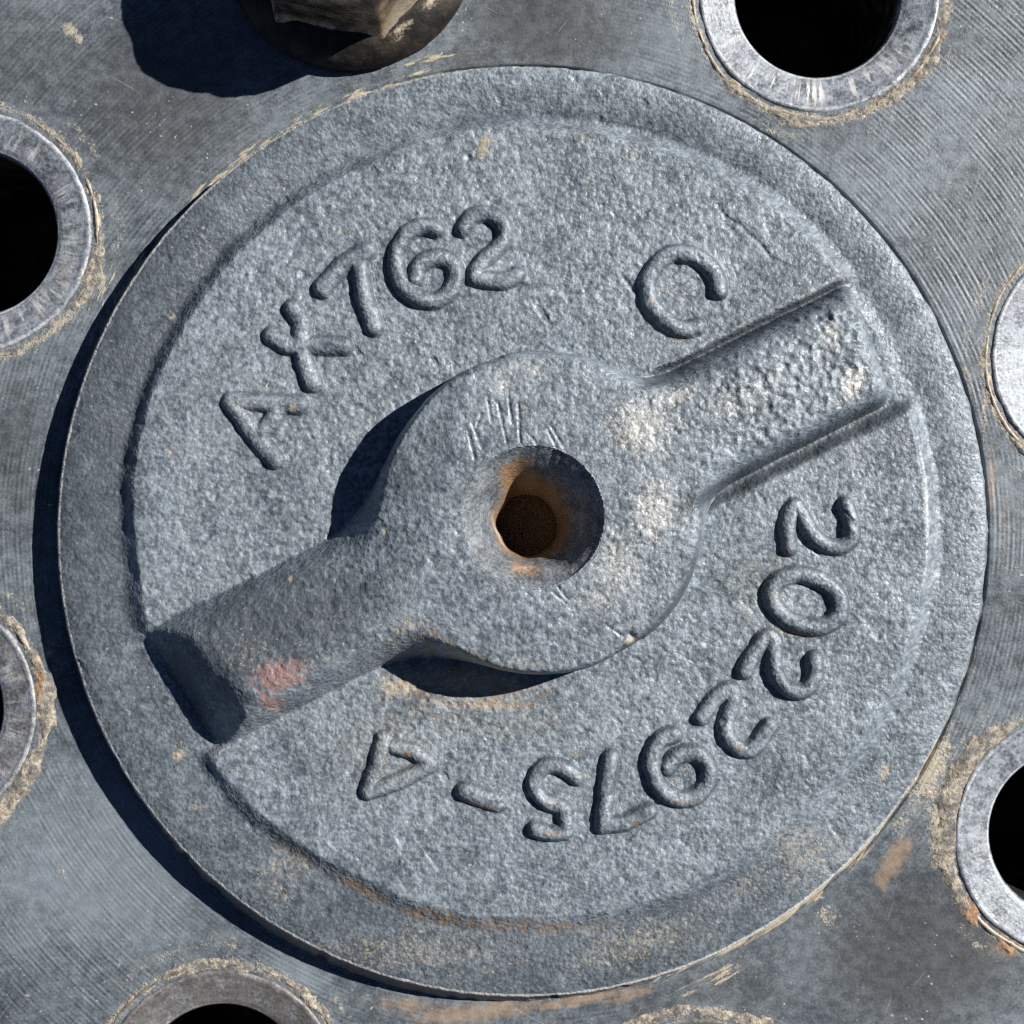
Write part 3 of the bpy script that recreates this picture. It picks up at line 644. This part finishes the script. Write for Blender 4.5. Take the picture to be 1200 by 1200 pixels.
def build_letters(cap):
    for i, (nm, lb, hw, H, strokes) in enumerate(LET):
        hw = hw + 1.3
        P = np.array([p for s in strokes for p in s]); m = hw + 12
        def zf(X, Y, strokes=strokes, hw=hw, H=H, i=i):
            d = np.full(X.shape, 1e9)
            wx = X + (rnoise(X, Y, 13, 200 + i) - .5) * 2.4; wy = Y + (rnoise(X, Y, 13, 230 + i) - .5) * 2.4
            for s in strokes: d = np.minimum(d, seg_dist(wx, wy, s))
            t = np.clip(d / hw, 0, 1)
            h = (H * 1.0) * np.clip(1 - t * t, 0, 1) ** 0.6 * (0.86 + .28 * rnoise(X, Y, 30, 260 + i))
            zc = z_cap(X, Y); zc = zc - (grain(X, Y) - .5) * 1.5 * sstep(hw + 3, hw - 4, d)
            h = smax(h + 0 * X, np.zeros(X.shape) - 0.0, 2.2) - 0.0
            base = smax(np.zeros(1), np.zeros(1), 2.2)[0]
            h = h - base
            fl = np.exp(-((d - hw) / 4.5) ** 2) * 0.8 * (d > hw)
            on = d < hw + 4
            return zc + h - np.where(on, 0, 0.6) + 0.12, on
        def mk(X, Y, strokes=strokes, hw=hw, i=i):
            a = cap_masks(X, Y)
            d = np.full(X.shape, 1e9)
            for s in strokes: d = np.minimum(d, seg_dist(X, Y, s))
            a['grime_shade'] = np.maximum(a['grime_shade'], 0.62 * np.exp(-((d - hw * .85) / (hw * .4)) ** 2)); a['wear'] = np.maximum(a['wear'], .46 * np.exp(-(d / 5) ** 2) * sstep(.35, .7, rnoise(X, Y, 22, 300 + i)))  # packed dirt and flank shade, both darkened in round each stroke
            return a
        o = patch(nm, P[:, 0].min() - m, P[:, 0].max() + m, P[:, 1].min() - m, P[:, 1].max() + m, 1.2, zf, None, cap, mk)
        o['label'] = lb

# ------------------------------------------------------------------ flanged hex bolt
def build_bolt():
    bx, by = BOLT_AT
    root = bpy.data.objects.new('hex_bolt', None); col.objects.link(root)
    root.location = ((bx - VX) * S, (VY - by) * S, 0); root.empty_display_size = 0.01
    root['label'] = 'brown mud-caked flanged hex bolt at the top edge'; root['category'] = 'bolt'
    O = (bx - VX, VY - by, 0)
    pr = [(112, 34), (122, 31), (132, 27), (139, 22), (144, 15), (146, 8), (146, -4)]
    n = 256
    R, T, Z, x, y = revolve(pr, n, bx, by)
    Z = Z + (fbm(x, y, 18, 3, 401) - .5) * 2.5 * (Z > 0)
    R2 = R + (fbm(T * 140, Z, 16, 2, 402) - .5) * 2; x = bx + R2 * np.cos(T); y = by - R2 * np.sin(T)
    dirt = blobs(x, y, [(512, 4, 30, 9, 48, .85), (472, 46, 24, 8, 40, .75), (420, 64, 34, 5, 0, .45)])
    mesh_obj('flange', np.stack([x - VX, VY - y, Z], -1).reshape(-1, 3), grid_faces(len(pr), n, True), FLANGE, root, O, dict(dirt=dirt))
    # hexagonal head, rounded corners, mud-softened
    th = np.linspace(0, 2 * pi, 480, endpoint=False)
    A0 = radians(-70)
    a = (th - A0 + pi / 6) % (pi / 3) - pi / 6                   # angle from nearest corner
    ap = 118 * math.cos(pi / 6)
    hexr = ap / np.cos(pi / 6 - np.abs(a)); hexr = -smax(-hexr, -np.full(th.shape, 117.0), 2.0)
    levels = [(1.12, 26), (1.07, 31), (1.02, 38), (1.0, 50), (1.0, 62), (1.0, 76), (1.0, 90), (1.0, 104), (1.0, 116), (0.995, 124), (0.975, 131), (0.93, 137), (0.86, 141), (0.8, 141), (0.75, 138), (0.5, 138), (0.2, 138), (0.005, 138)]
    PX, PY, ZZ = [], [], []
    for f, z in levels:
        rr = np.minimum(hexr * f, np.interp(z, [100, 112, 122, 132, 141], [130, 117, 110, 104, 96]))
        nz = (fbm(th * 110 + 0 * th, z + 0 * th, 30, 3, 410) - .5) * (4 if z < 45 else 1.6)
        rr = rr + nz * (f > .7)
        PX.append(bx + rr * np.cos(th)); PY.append(by - rr * np.sin(th)); ZZ.append(z + (fbm(th * 110, z + 0 * th, 22, 2, 411) - .5) * 5)
    px, py, Z = np.array(PX), np.array(PY), np.array(ZZ)
    dg = np.degrees(th)[None] * np.ones((len(levels), 1)); zz = np.array([l[1] for l in levels])[:, None] * np.ones(480)
    dirt = np.clip(.40 * np.exp(-((zz - 34) / 12) ** 2) + .6 * np.exp(-((zz - 130) / 9) ** 2) + .62 * np.exp(-(adiff(dg, -52) / 14) ** 2) * (zz < 70), 0, 1)
    F = grid_faces(len(levels), 480, True)[:, ::-1]
    mesh_obj('hex_head', np.stack([px - VX, VY - py, Z], -1).reshape(-1, 3), F, BOLT, root, O, dict(dirt=dirt))

hub = build_hub()
for k, (hx, hy) in enumerate(HOLES): build_hole(hub, k, hx, hy)

cap = bpy.data.objects.new('cast_cap', None); col.objects.link(cap)
cap.location = tuple(np.array(CAP_O) * S); cap.empty_display_size = 0.02
cap['label'] = 'round grey cast iron cap with diagonal bar, drilled boss and raised lettering'
cap['category'] = 'cap'
build_plate_part(cap)
build_boss(cap)
build_letters(cap)
build_bolt()
